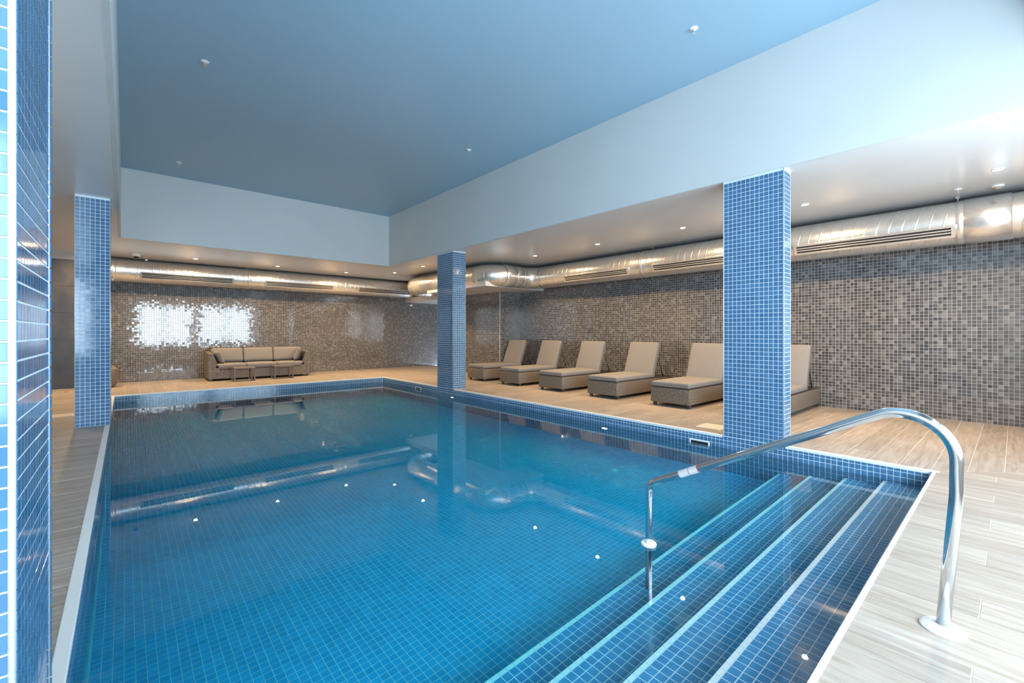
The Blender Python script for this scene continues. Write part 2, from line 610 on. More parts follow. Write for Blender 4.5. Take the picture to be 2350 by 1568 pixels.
# near wall with its two windows and an added left one, behind the camera
wn = tag(empty('wall_near'), 'plaster wall with two big windows facing the mosaic wall', 'wall', kind='structure')
xs = [X_LEFT] + [v for w_ in WINDOWS for v in w_] + [X_WALL + 0.2]
for k in range(0, len(xs), 2):
    box('wall_panel', xs[k], xs[k + 1], Y_NEAR - 0.2, Y_NEAR, -0.05, TRAY + 0.1, M['render'], wn)
for x0, x1 in WINDOWS:
    box('wall_panel', x0, x1, Y_NEAR - 0.2, Y_NEAR, -0.05, WIN_Z[0], M['render'], wn)
    box('wall_panel', x0, x1, Y_NEAR - 0.2, Y_NEAR, WIN_Z[1], TRAY + 0.1, M['render'], wn)
for k, (x0, x1) in enumerate(WINDOWS):
    wd = tag(empty('window_%d' % (k + 1), (0, 0, 0)), ['two-pane white window at the left end of the near wall', 'two-pane white window in the near wall, opposite the sofa', 'widest two-pane white window of the near wall, opposite the lounger corner'][k], 'window', kind='structure')
    z0, z1 = WIN_Z
    yy = Y_NEAR - 0.1
    xm = (x0 + x1) / 2
    for a, b, c, d in ((x0, x0 + 0.05, z0, z1), (x1 - 0.05, x1, z0, z1), (x0 + .05, x1 - .05, z0, z0 + 0.05), (x0 + .05, x1 - .05, z1 - 0.05, z1)):
        box('window_frame', a, b, yy - 0.03, yy + 0.03, c, d, M['plastic'], wd, 0.004, 1)
    box('mullion', xm - 0.04, xm + 0.04, yy - 0.03, yy + 0.03, z0 + 0.05, z1 - 0.05, M['plastic'], wd, 0.004, 1)
    box('pane', x0 + 0.05, xm - 0.04, yy - 0.003, yy + 0.003, z0 + 0.05, z1 - 0.05, M['pane'], wd)
    box('pane', xm + 0.04, x1 - 0.05, yy - 0.003, yy + 0.003, z0 + 0.05, z1 - 0.05, M['pane'], wd)

# ------------------------------------------------------------------ ceilings
cl = tag(empty('ceiling'), 'low satin white ceiling around the raised blue part', 'ceiling', kind='structure')
def slab(nm, x0, x1, y0, y1, z0, z1, m): return box(nm, x0, x1, y0, y1, z0, z1, m, cl)
slab('ceiling_panel', TX1 + 0.04, 9.4, Y_NEAR - 0.2, Y_WALL + 0.2, CEIL, CEIL + 0.12, M['ceiling_white'])
slab('ceiling_panel', X_LEFT - 0.2, TX0 - 0.04, Y_NEAR - 0.2, Y_WALL + 0.2, CEIL, CEIL + 0.12, M['ceiling_white'])
slab('ceiling_panel', TX0 - 0.04, TX1 + 0.04, TY1 + 0.04, Y_WALL + 0.2, CEIL, CEIL + 0.12, M['ceiling_white'])
slab('ceiling_panel', TX0 - 0.04, TX1 + 0.04, Y_NEAR - 0.2, TY0 - 0.04, CEIL, CEIL + 0.12, M['ceiling_white'])
slab('bulkhead', TX1, TX1 + 0.04, TY0 - 0.04, TY1 + 0.04, CEIL, TRAY + 0.1, M['bulkhead'])
slab('bulkhead', TX0 - 0.04, TX0, TY0 - 0.04, TY1 + 0.04, CEIL, TRAY + 0.1, M['bulkhead'])
slab('bulkhead', TX0, TX1, TY1, TY1 + 0.04, CEIL, TRAY + 0.1, M['bulkhead'])
slab('bulkhead', TX0, TX1, TY0 - 0.04, TY0, CEIL, TRAY + 0.1, M['bulkhead'])
tag(slab('raised_ceiling', TX0, TX1, TY0, TY1, TRAY, TRAY + 0.1, M['ceiling_blue']), 'raised steel blue ceiling panel')
so = tag(empty('soffit'), 'dropped pale soffit under the duct bend above the boxed mosaic corner', 'soffit', kind='structure')
box('soffit_slab', 6.55, 8.6, 8.45, 11.2, 2.34, 2.46, M['ceiling_white'], so)
box('soffit_slab', 7.42, 9.3, 11.2, Y_WALL, 2.26, 2.42, M['ceiling_white'], so)

# ------------------------------------------------------------------ pool shell, mosaic
def pool_face(nm, dims, label):
    return block(nm, *dims, M['grout'], label=label, cat='pool', kind='structure')
NYP, NXP, NZP = int((YF - YN) / P) + 1, int((XR - XL) / P) + 1, int(-DEEP / P) + 1
SZ = -0.012   # coping bottom
w = pool_face('pool_wall_right', (XR + G, XR + 0.25, YN - 0.2, YF + 0.2, DEEP - 0.2, -0.004), 'blue mosaic pool side under the two free standing pillars')
inR = lambda c: (c[:, 1] > YN) & (c[:, 1] < YF)
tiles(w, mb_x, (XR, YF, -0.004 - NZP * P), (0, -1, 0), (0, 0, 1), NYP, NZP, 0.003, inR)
w = pool_face('pool_wall_left', (XL - 0.25, XL - G, YN - 0.2, YF + 0.2, DEEP - 0.2, -0.004), 'blue mosaic pool side along the left deck, nearly edge on')
tiles(w, mb_x, (XL, YN, -0.004 - NZP * P), (0, 1, 0), (0, 0, 1), NYP, NZP, 0.003, inR)
w = pool_face('pool_wall_far', (XL - G, XR + G, YF + G, YF + 0.25, DEEP - 0.2, -0.004), 'blue mosaic pool end in front of the sofa')
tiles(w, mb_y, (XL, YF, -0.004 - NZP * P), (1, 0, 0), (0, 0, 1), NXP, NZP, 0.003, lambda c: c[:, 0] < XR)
w = pool_face('pool_wall_near', (XL - G, XR + G, YN - 0.25, YN - G, DEEP - 0.2, -0.004), 'blue mosaic pool end above the entry steps')
tiles(w, mb_y, (XR, YN, -0.004 - 6 * P), (-1, 0, 0), (0, 0, 1), NXP, 6, 0.003, lambda c: c[:, 0] > XL, nparts=0)
w = pool_face('pool_bed', (XL - 0.2, XR + 0.2, YN - 0.2, YF + 0.2, DEEP - 0.25, DEEP - 0.05), 'blue mosaic pool bottom seen through the water')
bm = bmesh.new()
c8 = [bm.verts.new((x, y, z)) for z in (-9, 0) for x, y in ((XL - 0.1, 1.0), (XR + 0.1, 1.0), (XR + 0.1, YF + 0.1), (XL - 0.1, YF + 0.1))]
for v in c8:
    top = BED - SLOPE * (v.co.y - 1.66) - G
    v.co.z = top if v.co.z == 0 else top - 0.2
for q in ((0, 3, 2, 1), (4, 5, 6, 7), (0, 1, 5, 4), (1, 2, 6, 5), (2, 3, 7, 6), (3, 0, 4, 7)):
    bm.faces.new([c8[i] for i in q])
w.data = bm_mesh(bm, 'pool_bed'); w.data.materials.append(M['grout'])
_l = math.hypot(1, SLOPE)
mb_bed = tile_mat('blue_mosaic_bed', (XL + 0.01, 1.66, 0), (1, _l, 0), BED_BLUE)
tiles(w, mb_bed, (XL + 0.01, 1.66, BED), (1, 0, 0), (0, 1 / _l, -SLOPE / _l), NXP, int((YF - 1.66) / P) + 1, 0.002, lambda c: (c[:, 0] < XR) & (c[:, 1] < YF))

# entry steps: treads below the water, white nosing row, risers
steps = tag(empty('pool_steps'), 'four submerged blue mosaic steps with white nosing rows', 'steps', kind='structure')
NOSE = [0.80, 1.09, 1.38, 1.665]
DEP = [0.06, 0.225, 0.39, 0.555]
y_prev = YN
NS = 0.026
mw_z = M['white']
first = True
for k in range(4):
    zt = WATER - DEP[k]
    o = box('step_core', XL, XR, YN - 0.1, NOSE[k] - G, BED - 0.3, zt - G, M['grout'], steps)
    rows = int((NOSE[k] - NS - y_prev) / P) + 1
    y0 = NOSE[k] - NS
    # blue rows from the nosing back to the riser above
    tiles(steps, mb_z, (XL + 0.01, y0 - rows * P, zt), (1, 0, 0), (0, 1, 0), NXP, rows, 0.002,
          (lambda yp: (lambda c: (c[:, 0] < XR) & (c[:, 1] > yp)))(y_prev), nparts=60)
    tiles(steps, mw_z, (XL + 0.01, NOSE[k] - NS / 2 - P / 2, zt), (1, 0, 0), (0, 1, 0), NXP, 1, 0.001, lambda c: c[:, 0] < XR, nparts=60, sv=(NS - 0.003) / (P - GAP), rest_name='nosing', part_name='nosing_tile')
    y_prev = NOSE[k]
for k in range(4):
    zt = WATER - DEP[k]
    nr = int(((zt - (WATER - DEP[k + 1] if k < 3 else BED))) / P)
    if nr > 0:
        tiles(steps, mb_y, (XR - 0.01, NOSE[k], zt - nr * P), (-1, 0, 0), (0, 0, 1), NXP, nr, 0.002, lambda c: c[:, 0] > XL, nparts=0, rest_name='riser_mosaic')

# coping
cp = tag(empty('coping'), 'narrow white pool edge trim all round the water', 'edge trim', kind='structure')
def bar(nm, x0, x1, y0, y1, z0=-0.026, z1=0.003, m=None, par=None, bev=0.003):
    return box(nm, x0, x1, y0, y1, z0, z1, m or M['white'], par or cp, bev, 2)
bar('coping_strip', XR - 0.001, XR + 0.052, YN - 0.04, 1.60)
bar('coping_strip', XR - 0.001, XR + 0.052, 2.25, 7.87)
bar('coping_strip', XR - 0.001, XR + 0.052, 8.52, YF + 0.04)
bar('coping_strip', XL - 0.045, XL + 0.001, YN - 0.04, YF + 0.04)
bar('coping_strip', XL, XR, YF - 0.001, YF + 0.045)
bar('coping_strip', XL, XR, YN - 0.022, YN + 0.001)

# ------------------------------------------------------------------ water
wt = box('pool_water', XL - 0.012, XR + 0.012, YN - 0.012, YF + 0.012, DEEP - 0.03, WATER, M['water'])
tag(wt, 'still clear turquoise pool water mirroring the lamps', 'water', kind='structure')

# ------------------------------------------------------------------ decks: wood-look tiles laid square to each pool edge
def clip(poly, a, b, c):
    """keep a*x+b*y<=c"""
    out = []
    for i in range(len(poly)):
        p, q = poly[i], poly[(i + 1) % len(poly)]
        dp, dq = a * p[0] + b * p[1] - c, a * q[0] + b * q[1] - c
        if dp <= 0: out.append(p)
        if (dp < 0 < dq) or (dq < 0 < dp):
            t = dp / (dp - dq)
            out.append((p[0] + (q[0] - p[0]) * t, p[1] + (q[1] - p[1]) * t))
    return out

def deck(name, label, x0, x1, y0, y1, along, phase, planes, w=0.212, ln=1.19, off=0.0):
    base = block(name, x0, x1, y0, y1, -0.14, -0.0014, M['deck_grout'], label=label, cat='floor', kind='structure')
    # rebuild base clipped to the mitre
    poly = [(x0, y0), (x1, y0), (x1, y1), (x0, y1)]
    for pl in planes: poly = clip(poly, *pl)
    bm = bmesh.new()
    f = bm.faces.new([bm.verts.new((x, y, -0.14)) for x, y in poly])
    r = bmesh.ops.extrude_face_region(bm, geom=[f])
    bmesh.ops.translate(bm, vec=(0, 0, 0.1386), verts=[v for v in r['geom'] if isinstance(v, bmesh.types.BMVert)])
    bmesh.ops.recalc_face_normals(bm, faces=bm.faces)
    old = base.data
    base.data = bm_mesh(bm, name)
    base.data.materials.append(M['deck_grout'])
    bpy.data.meshes.remove(old)
    g = 0.0016
    A0, A1, B0, B1 = (x0, x1, y0, y1) if along == 'x' else (y0, y1, x0, x1)
    k0 = math.floor((B0 - off) / w)
    n = 0
    for k in range(k0, int((B1 - off) / w) + 1):
        b0, b1 = off + k * w, off + (k + 1) * w
        sh = (phase + (k % 3) * ln / 3)
        j0 = math.floor((A0 - sh) / ln)
        for j in range(j0, int((A1 - sh) / ln) + 1):
            a0, a1 = sh + j * ln, sh + (j + 1) * ln
            q = [(max(a0, A0) + g, max(b0, B0) + g), (min(a1, A1) - g, max(b0, B0) + g), (min(a1, A1) - g, min(b1, B1) - g), (max(a0, A0) + g, min(b1, B1) - g)]
            if q[1][0] - q[0][0] < 0.03 or q[2][1] - q[1][1] < 0.02: continue
            if along == 'y': q = [(y, x) for x, y in q][::-1]
            for (pa, pb, pc) in planes:
                s = math.hypot(pa, pb)
                q = clip(q, pa, pb, pc - g * s) if len(q) > 2 else q
            if len(q) < 3: continue
            cx, cy = sum(p[0] for p in q) / len(q), sum(p[1] for p in q) / len(q)
            zz = random.uniform(-0.0004, 0.0004)
            bm = bmesh.new()
            def lc(p, z, ins):
                dx, dy = p[0] - cx, p[1] - cy
                l = math.hypot(dx, dy)
                dx, dy = dx * (1 - ins / l), dy * (1 - ins / l)
                return (dx, dy, z) if along == 'x' else (dy, -dx, z)
            lo_ = [bm.verts.new(lc(p, -0.0025, 0)) for p in q]
            mi = [bm.verts.new(lc(p, -0.0010, 0)) for p in q]
            hi = [bm.verts.new(lc(p, 0, 0.0010)) for p in q]
            m_ = len(q)
            for ra, rb in ((lo_, mi), (mi, hi)):
                for i in range(m_):
                    bm.faces.new((ra[i], ra[(i + 1) % m_], rb[(i + 1) % m_], rb[i]))
            bm.faces.new(hi)
            bmesh.ops.recalc_face_normals(bm, faces=bm.faces)
            o = link('deck_tile', bm_mesh(bm, 'deck_tile'), M['deck'], base)
            o.location = (cx, cy, zz)
            if along == 'y': o.rotation_euler = (0, 0, PI / 2)
            n += 1
    return n

cR, cN, cL, cF = XR + 0.05, YN - 0.020, XL - 0.045, YF + 0.045
S = 1.0
deck('floor_right', 'warm wood-look deck tiles under the sun loungers', cR, X_WALL, Y_NEAR, 14.16, 'x', cR, [(-1, -1, -(cR + cN)), (-1, 1, cF - cR)], off=0.044 + 0.015)
deck('floor_far', 'orange lit wood-look deck tiles in front of the sofa', X_LEFT, 9.3, cF, Y_WALL, 'y', cF, [(1, -1, cR - cF), (-1, -1, -(cL + cF))])
deck('floor_left', 'wood-look deck tiles left of the pool beside the near pillar', X_LEFT, cL, Y_NEAR, 14.0, 'x', cL - 1.19 * 3, [(1, 1, cL + cF), (1, -1, cL - cN)])
deck('floor_near', 'pale grey lit wood-look deck tiles at the handrail foot', X_LEFT, X_WALL, Y_NEAR, cN, 'y', 0.10, [(1, 1, cR + cN), (-1, 1, cN - cL)], off=2.487 % 0.212)

# ------------------------------------------------------------------ pillars
def pillar(x0, x1, y0, y1, label, faces, ztop=CEIL):
    c = block('pillar', x0 + G, x1 - G, y0 + G, y1 - G, -0.004, ztop, M['grout'], label=label, cat='pillar', group='blue mosaic pillars', kind='structure')
    nz = int(ztop / P) + 1
    kz = lambda cc: cc[:, 2] < ztop - 0.01
    n = 300 // len(faces)
    for f, cnt in faces:
        if f == '-y':
            nu = int(round((x1 - x0) / P)); s = ((x1 - x0) - nu * P) / 2
            tiles(c, mb_y, (x0 + s, y0, 0), (1, 0, 0), (0, 0, 1), nu, nz, 0.003, kz, cnt)
        if f == '-x':
            nu = int(round((y1 - y0) / P)); s = ((y1 - y0) - nu * P) / 2
            tiles(c, mb_x, (x0, y1 - s, 0), (0, -1, 0), (0, 0, 1), nu, nz, 0.003, kz, cnt)
        if f == '+x':
            nu = int(round((y1 - y0) / P)); s = ((y1 - y0) - nu * P) / 2
            tiles(c, mb_x, (x1, y0 + s, 0), (0, 1, 0), (0, 0, 1), nu, nz, 0.003, kz, cnt)
        if f == '+y':
            nu = int(round((x1 - x0) / P)); s = ((x1 - x0) - nu * P) / 2
            tiles(c, mb_y, (x1 - s, y1, 0), (-1, 0, 0), (0, 0, 1), nu, nz, 0.003, kz, cnt)
    return c

def edge(c, x, y, z0, z1, r=0.0035):
    bm = bmesh.new()
    add_cyl(bm, (x, y, (z0 + z1) / 2), r, z1 - z0, 'z', 10)
    link('corner_trim', bm_mesh(bm, 'corner_trim', True), M['metal_trim'], c)

c = pillar(-0.60, -0.192, 1.500, 2.130, 'nearest blue mosaic pillar, cut off by the left picture edge', [('+x', 250), ('-y', 50), ('+y', 0)])
edge(c, -0.194, 1.502, 0, CEIL, 0.007); edge(c, -0.194, 2.128, 0, CEIL)
c = pillar(-0.482, -0.150, 7.800, 8.430, 'slim blue mosaic pillar at the left pool edge before the stone wall', [('-y', 300), ('+x', 0), ('-x', 0), ('+y', 0)])
edge(c, -0.480, 7.802, 0, CEIL); edge(c, -0.152, 7.802, 0, CEIL)
c = pillar(5.240, 5.570, 7.885, 8.515, 'middle blue mosaic pillar standing left of the farthest sun lounger', [('-x', 150), ('-y', 150), ('+x', 0), ('+y', 0)])
edge(c, 5.242, 7.887, 0, CEIL); edge(c, 5.568, 7.887, 0, CEIL)
c = pillar(5.240, 5.445, 1.612, 2.242, 'broad blue mosaic pillar by the steps, hiding part of two loungers', [('-x', 250), ('-y', 50), ('+x', 0), ('+y', 0)])
edge(c, 5.242, 1.614, 0, CEIL, 0.005); edge(c, 5.443, 1.614, 0, CEIL); edge(c, 5.242, 2.240, 0, CEIL)

# ------------------------------------------------------------------ duct
DR = 0.272
dz = 2.625
duct = tag(empty('ventilation_duct'), 'shiny galvanised spiral duct running round under the ceiling', 'duct')
path = [(-2.95, 13.80, 2.67), (8.05, 13.80, 2.67), (8.05, 12.42, 2.63), (6.72, 12.42, 2.63), (6.72, 8.42, 2.62), (8.12, 8.42, dz), (8.12, Y_NEAR, dz)]
pts, fl = fillet(path, [0, .42, .42, .42, .45, .45, 0], narc=12)
# cut into pieces: straight runs get spiral seams, bends get gored segments
runs = []
cur = [pts[0]]
kinds = []
for i in range(1, len(pts)):
    k = 1 if (fl[i] and fl[i - 1] and (pts[i] - pts[i - 1]).length < 0.2) else 0
    if kinds and k != kinds[-1]:
        runs.append((kinds[-1], cur)); cur = [pts[i - 1]]
        kinds.append(k)
    elif not kinds:
        kinds.append(k)
    cur.append(pts[i])
runs.append((kinds[-1], cur))

def spiral(a, b, R, pitch=0.135, seg=40):
    """straight lock-seam tube: the seam ridge winds along it"""
    bm = bmesh.new()
    t = (b - a)
    ln = t.length
    t.normalize()
    u = Vector((0, 0, 1))
    w = t.cross(u)
    prof = [(0.0, 0.0), (0.006, 0.0), (0.010, 0.0030), (0.014, 0.0030), (0.018, 0.0), (0.024, 0.0)]
    prev = None
    ntur = int(ln / pitch) + 2
    rows = []
    for q in range(-1, ntur):
        for (dx, dr) in prof:
            rows.append((q * pitch + dx, dr))
    for (x, dr) in rows:
        ring = []
        for k in range(seg):
            an = 2 * PI * k / seg
            xx = min(max(x + pitch * 0.45 * math.cos(an) , 0), ln)
            ring.append(bm.verts.new(a + t * xx + (u * math.cos(an) + w * math.sin(an)) * (R + dr)))
        if prev:
            for k in range(seg):
                bm.faces.new((prev[k], prev[(k + 1) % seg], ring[(k + 1) % seg], ring[k]))
        prev = ring
    bmesh.ops.dissolve_degenerate(bm, dist=1e-5, edges=bm.edges)
    bmesh.ops.recalc_face_normals(bm, faces=bm.faces)
    me = bm_mesh(bm, 'duct_section', True)
    me.set_sharp_from_angle(angle=math.radians(50))
    return me

def collar(p, t, ln=0.09, plain=True, r=DR + 0.006):
    bm = sweep([p - t * ln / 2, p - t * ln / 2 * 0.9, p + t * ln / 2 * 0.9, p + t * ln / 2], [r - 0.004, r, r, r - 0.004], 40, False)
    me = bm_mesh(bm, 'duct_collar', True)
    return link('duct_collar', me, M['duct_plain'] if plain else M['duct'], duct)

for k, r in runs:
    if k == 0:
        a, b = r[0], r[-1]
        d = (b - a)
        # section joints sit between the grilles
        cuts = [0.0]
        if d.length > 5:
            js = [(-0.20 - a.x), (2.50 - a.x), (5.10 - a.x)] if abs(d.x) > 1 else [a.y - 5.03, a.y - 2.63, a.y - 0.46]
            cuts += [j / d.length for j in js]
        cuts.append(1.0)
        for i in range(len(cuts) - 1):
            s, e = a + d * cuts[i], a + d * cuts[i + 1]
            link('duct_section', spiral(s, e, DR), M['duct'], duct)
            if i: collar(s, d.normalized(), 0.07, False)
    else:
        # gored elbow: straight facets between mitre rings
        bm = sweep(r, [DR + 0.001] * len(r), 40, False)
        me = bm_mesh(bm, 'duct_elbow', False)
        me.polygons.foreach_set('use_smooth', [True] * len(me.polygons))
        link('duct_elbow', me, M['duct'], duct)
        for i in range(2, len(r) - 1, 2):
            t = (r[min(i + 1, len(r) - 1)] - r[i - 1]).normalized()
            bm = sweep([r[i] - t * 0.006, r[i], r[i] + t * 0.006], [DR + 0.001, DR + 0.0055, DR + 0.001], 40, False)
            link('elbow_seam', bm_mesh(bm, 'elbow_seam', True), M['duct'], duct)
        collar(r[0], (r[1] - r[0]).normalized(), 0.10)
        collar(r[-1], (r[-1] - r[-2]).normalized(), 0.10)
bm = sweep([Vector((8.12, 0.02, dz)), Vector((8.12, 0.03, dz)), Vector((8.12, 0.42, dz)), Vector((8.12, 0.43, dz))], [DR, DR + .012, DR + .012, DR], 40, False)
link('access_sleeve', bm_mesh(bm, 'access_sleeve', True), M['duct_plain'], duct)
for i, (q0, q1) in enumerate((((7.02, 8.42, dz), (7.36, 8.42, dz)), ((7.36, 8.42, dz), (7.60, 8.42, dz)))):
    a, b = Vector(q0), Vector(q1)
    t = (b - a).normalized()
    bm = sweep([a, a + t * .01, b - t * .01, b], [DR, DR + .010 - i * .004, DR + .010 - i * .004, DR], 40, False)
    link('smooth_sleeve', bm_mesh(bm, 'smooth_sleeve', True), M['duct_plain'], duct)

def grille(a, b, side, label, el=-29.0):
    """three slot linear grille clipped on the duct; a->b is its length, side: unit vector out of the wall"""
    a, b = Vector(a), Vector(b)
    t = (b - a)
    ln = t.length
    t.normalize()
    n = (Vector(side) * math.cos(math.radians(el)) + Vector((0, 0, 1)) * math.sin(math.radians(el))).normalized()
    up = n.cross(t) if n.cross(t).z > 0 else t.cross(n)
    h = 0.078
    L2 = ln / 2
    o = box('duct_grille', -L2 + .01, L2 - .01, -h + .004, h - .004, -0.010, 0.004, M['black'], duct)
    o.matrix_local = Matrix(((t.x, up.x, n.x, 0), (t.y, up.y, n.y, 0), (t.z, up.z, n.z, 0), (0, 0, 0, 1)))
    o.location = (a + b) / 2 + n * (DR - 0.001)
    tag(o, label)
    def pc(nm, x0, x1, y0, y1, z0, z1, m):
        return box(nm, x0, x1, y0, y1, z0, z1, m, o, 0.0015, 1)
    pc('frame', -L2, L2, h - 0.026, h, -0.03, 0.030, M['duct_plain'])
    pc('frame', -L2, L2, -h, -h + 0.026, -0.03, 0.030, M['duct_plain'])
    pc('frame', -L2, -L2 + 0.035, -h + .026, h - .026, -0.02, 0.029, M['duct_plain'])
    pc('frame', L2 - 0.035, L2, -h + .026, h - .026, -0.02, 0.029, M['duct_plain'])
    for yy in (-0.0185, 0.0185):
        pc('blade', -L2 + .035, L2 - .035, yy - 0.0085, yy + 0.0085, 0.004, 0.026, M['duct_plain'])
    return o
for y0, y1, lb in ((0.50, 2.28, 'long slot grille on the duct right of the broad pillar'), (2.98, 4.76, 'slot grille on the duct half hidden by the broad pillar'), (5.30, 7.10, 'slot grille on the duct above the farthest three loungers')):
    grille((8.12, y0, dz), (8.12, y1, dz), (-1, 0, 0), lb)
for x0, x1, lb in ((-1.95, -0.60, 'slot grille on the duct over the slate wall'), (0.26, 2.14, 'slot grille on the far duct left of the sofa'), (2.87, 4.73, 'slot grille on the far duct above the right half of the sofa'), (5.47, 7.3, 'slot grille on the far duct running behind the duct elbow')):
    grille((x0, 13.80, 2.67), (x1, 13.80, 2.67), (0, -1, 0), lb, -24)
# hangers
for (x, y, z) in ((8.12, 0.49, dz), (8.12, 4.9, dz), (0.38, 13.8, 2.67), (2.5, 13.8, 2.67), (5.1, 13.8, 2.67), (6.72, 10.4, 2.62)):
    bm = bmesh.new()
    add_cyl(bm, (x, y, (CEIL + z + DR) / 2), 0.004, CEIL - z - DR + 0.01, 'z', 8)
    add_box(bm, x - 0.02, x + 0.02, y - 0.02, y + 0.02, CEIL - 0.012, CEIL)
    link('hanger', bm_mesh(bm, 'hanger'), M['duct_plain'], duct)

# crinkled flexible duct at the right top corner
fx_ = []
rr = []
for i in range(120):
    t = i / 119
    z = 4.22 - 1.0 * t
    fx_.append(Vector((5.06, -0.160 - 0.36 * t * t, z)))
    rr.append(0.13 + 0.008 * math.sin(i * 1.9) + random.uniform(-.004, .004))
o = link('flexible_duct', bm_mesh(sweep(fx_, rr, 24), 'flexible_duct', True), M['foil'])
tag(o, 'crinkled silver flexible duct hanging down the white bulkhead at the top right corner', 'duct')

# ------------------------------------------------------------------ downlights
LAMP_W = 36.0
spots = [(1.245, 12.75, 'downlight in the far ceiling strip left of the sofa'),
         (3.00, 12.75, 'downlight in the far ceiling strip over the sofa middle'),
         (4.81, 12.78, 'downlight in the far ceiling strip right of the sofa'),
         (-0.62, 12.75, 'downlight hidden behind the slim left pillar'),
         (5.89, 11.90, 'downlight at the inner corner where the far duct meets the bend'),
         (5.89, 10.27, 'downlight above the rounded duct bend left of the middle pillar'),
         (6.99, 7.18, 'downlight just right of the middle pillar above the plain duct sleeves'),
         (7.00, 5.43, 'second downlight right of the middle pillar over the lounger row'),
         (6.98, 3.65, 'downlight just left of the broad pillar'),
         (6.97, 1.89, 'downlight just right of the broad pillar'),
         (7.02, 0.12, 'brightest downlight close to the right picture edge'),
         (-1.75, 10.6, 'downlight over the left deck beyond the slim pillar')]
proto = None
for x, y, lb in spots:
    if proto is None:
        proto = empty('downlight')
        lathe('trim_ring', [(0.039, -0.001), (0.042, -0.006), (0.052, -0.006), (0.054, 0.0), (0.054, 0.004), (0.039, 0.004)], M['plastic'], proto, seg=28)
        bm = bmesh.new()
        add_cyl(bm, (0, 0, -0.0035), 0.0385, 0.003, 'z', 24)
        link('lens', bm_mesh(bm, 'lens'), M['lamp'], proto)
        d = proto
    else:
        d = proto.copy(); COL.objects.link(d)
        for ch in proto.children:
            if ch.type == 'MESH':
                c2 = ch.copy(); COL.objects.link(c2); c2.parent = d
    d.location = (x, y, CEIL)
    tag(d, lb, 'downlight', 'recessed warm downlights')
    ls = bpy.data.lights.new('downlight_beam', 'SPOT')
    ls.energy = LAMP_W * 4
    ls.color = WARM
    ls.spot_size = math.radians(172)
    ls.spot_blend = 1.0
    ls.shadow_soft_size = 0.03
    lo = bpy.data.objects.new('downlight_beam', ls)
    COL.objects.link(lo)
    lo.parent = d
    lo.location = (0, 0, -0.012)

# sprinklers and sensors on the ceilings
for x, y, z, lb in ((0.67, 6.0, TRAY, 'small sprinkler on the blue ceiling, upper left'), (4.28, 2.12, TRAY, 'small sprinkler on the blue ceiling near the right bulkhead'),
                    (4.30, 6.0, TRAY, 'small sprinkler on the blue ceiling above the middle pillar'), (0.72, 9.85, TRAY, 'small sprinkler at the far left corner of the blue ceiling'),
                    (7.62, 0.46, CEIL, 'small sprinkler on the low ceiling over the duct hanger')):
    s = tag(empty('sprinkler', (x, y, z)), lb, 'sprinkler', 'ceiling sprinklers')
    lathe('escutcheon', [(0.040, 0.0), (0.042, -0.003), (0.034, -0.010), (0.016, -0.014)], M['plastic'], s, seg=20)
    bm = bmesh.new()
    add_cyl(bm, (0, 0, -0.022), 0.007, 0.020, 'z', 10)
    add_box(bm, -0.014, -0.011, -0.002, 0.002, -0.048, -0.02)
    add_box(bm, 0.011, 0.014, -0.002, 0.002, -0.048, -0.02)
    add_cyl(bm, (0, 0, -0.049), 0.018, 0.002, 'z', 14)
    link('head', bm_mesh(bm, 'head'), M['duct_plain'], s)
s = tag(empty('smoke_detector', (7.80, 0.135, CEIL)), 'round white smoke detector beside the brightest downlight', 'detector')
lathe('base', [(0.055, 0.0), (0.056, -0.012), (0.050, -0.018)], M['plastic'], s)
lathe('sensor_head', [(0.040, -0.016), (0.040, -0.030), (0.030, -0.040), (0.012, -0.044)], mat('beige_plastic', (0.42, 0.36, 0.27), 0.5), s)
s = tag(empty('dome_camera', (0.18, 12.85, CEIL)), 'white dome camera with a dark lens on the far ceiling strip', 'camera')
lathe('housing', [(0.075, 0.0), (0.075, -0.035), (0.066, -0.055), (0.050, -0.060)], M['plastic'], s)
lathe('dome', [(0.050, -0.055), (0.048, -0.075), (0.036, -0.093), (0.018, -0.102), (0.004, -0.104)], M['smoked'], s)
s = tag(empty('wall_sensor', (7.62, Y_WALL, 2.18)), 'tiny white sensor on the far wall below the soffit corner', 'sensor')
box('bracket', -0.05, 0.05, -0.05, 0.0, -0.03, 0.02, M['plastic'], s, 0.008, 2)
lathe('lens_cover', [(0.022, -0.03), (0.020, -0.045), (0.010, -0.055)], M['plastic'], s, (0, -0.03, 0), 16)

# ------------------------------------------------------------------ pool fittings
def skimmer(y0, y1, z0, z1, lb):
    o = tag(empty('skimmer_mouth', (XR, (y0 + y1) / 2, (z0 + z1) / 2)), lb, 'skimmer', 'wall openings at the waterline')
    a, b = (y1 - y0) / 2, (z1 - z0) / 2
    for q in ((-a, a, b - .016, b), (-a, a, -b, -b + .016), (-a, -a + .018, -b + .016, b - .016), (a - .018, a, -b + .016, b - .016)):
        box('frame', -0.009, 0.004, q[0], q[1], q[2], q[3], M['plastic'], o, 0.002, 1)
    box('opening', -0.003, 0.003, -a + .018, a - .018, -b + .016, b - .016, M['black'], o)
    box('flap', -0.006, -0.002, -a + .022, a - .022, -b + .020, -b + .045, mat('grey_flap', (0.25, 0.27, 0.28), 0.4), o, 0.001, 1)
skimmer(2.40, 2.65, -0.205, -0.100, 'white framed skimmer opening left of the broad pillar')
skimmer(9.22, 9.50, -0.180, -0.090, 'white framed skimmer opening near the far pool corner')
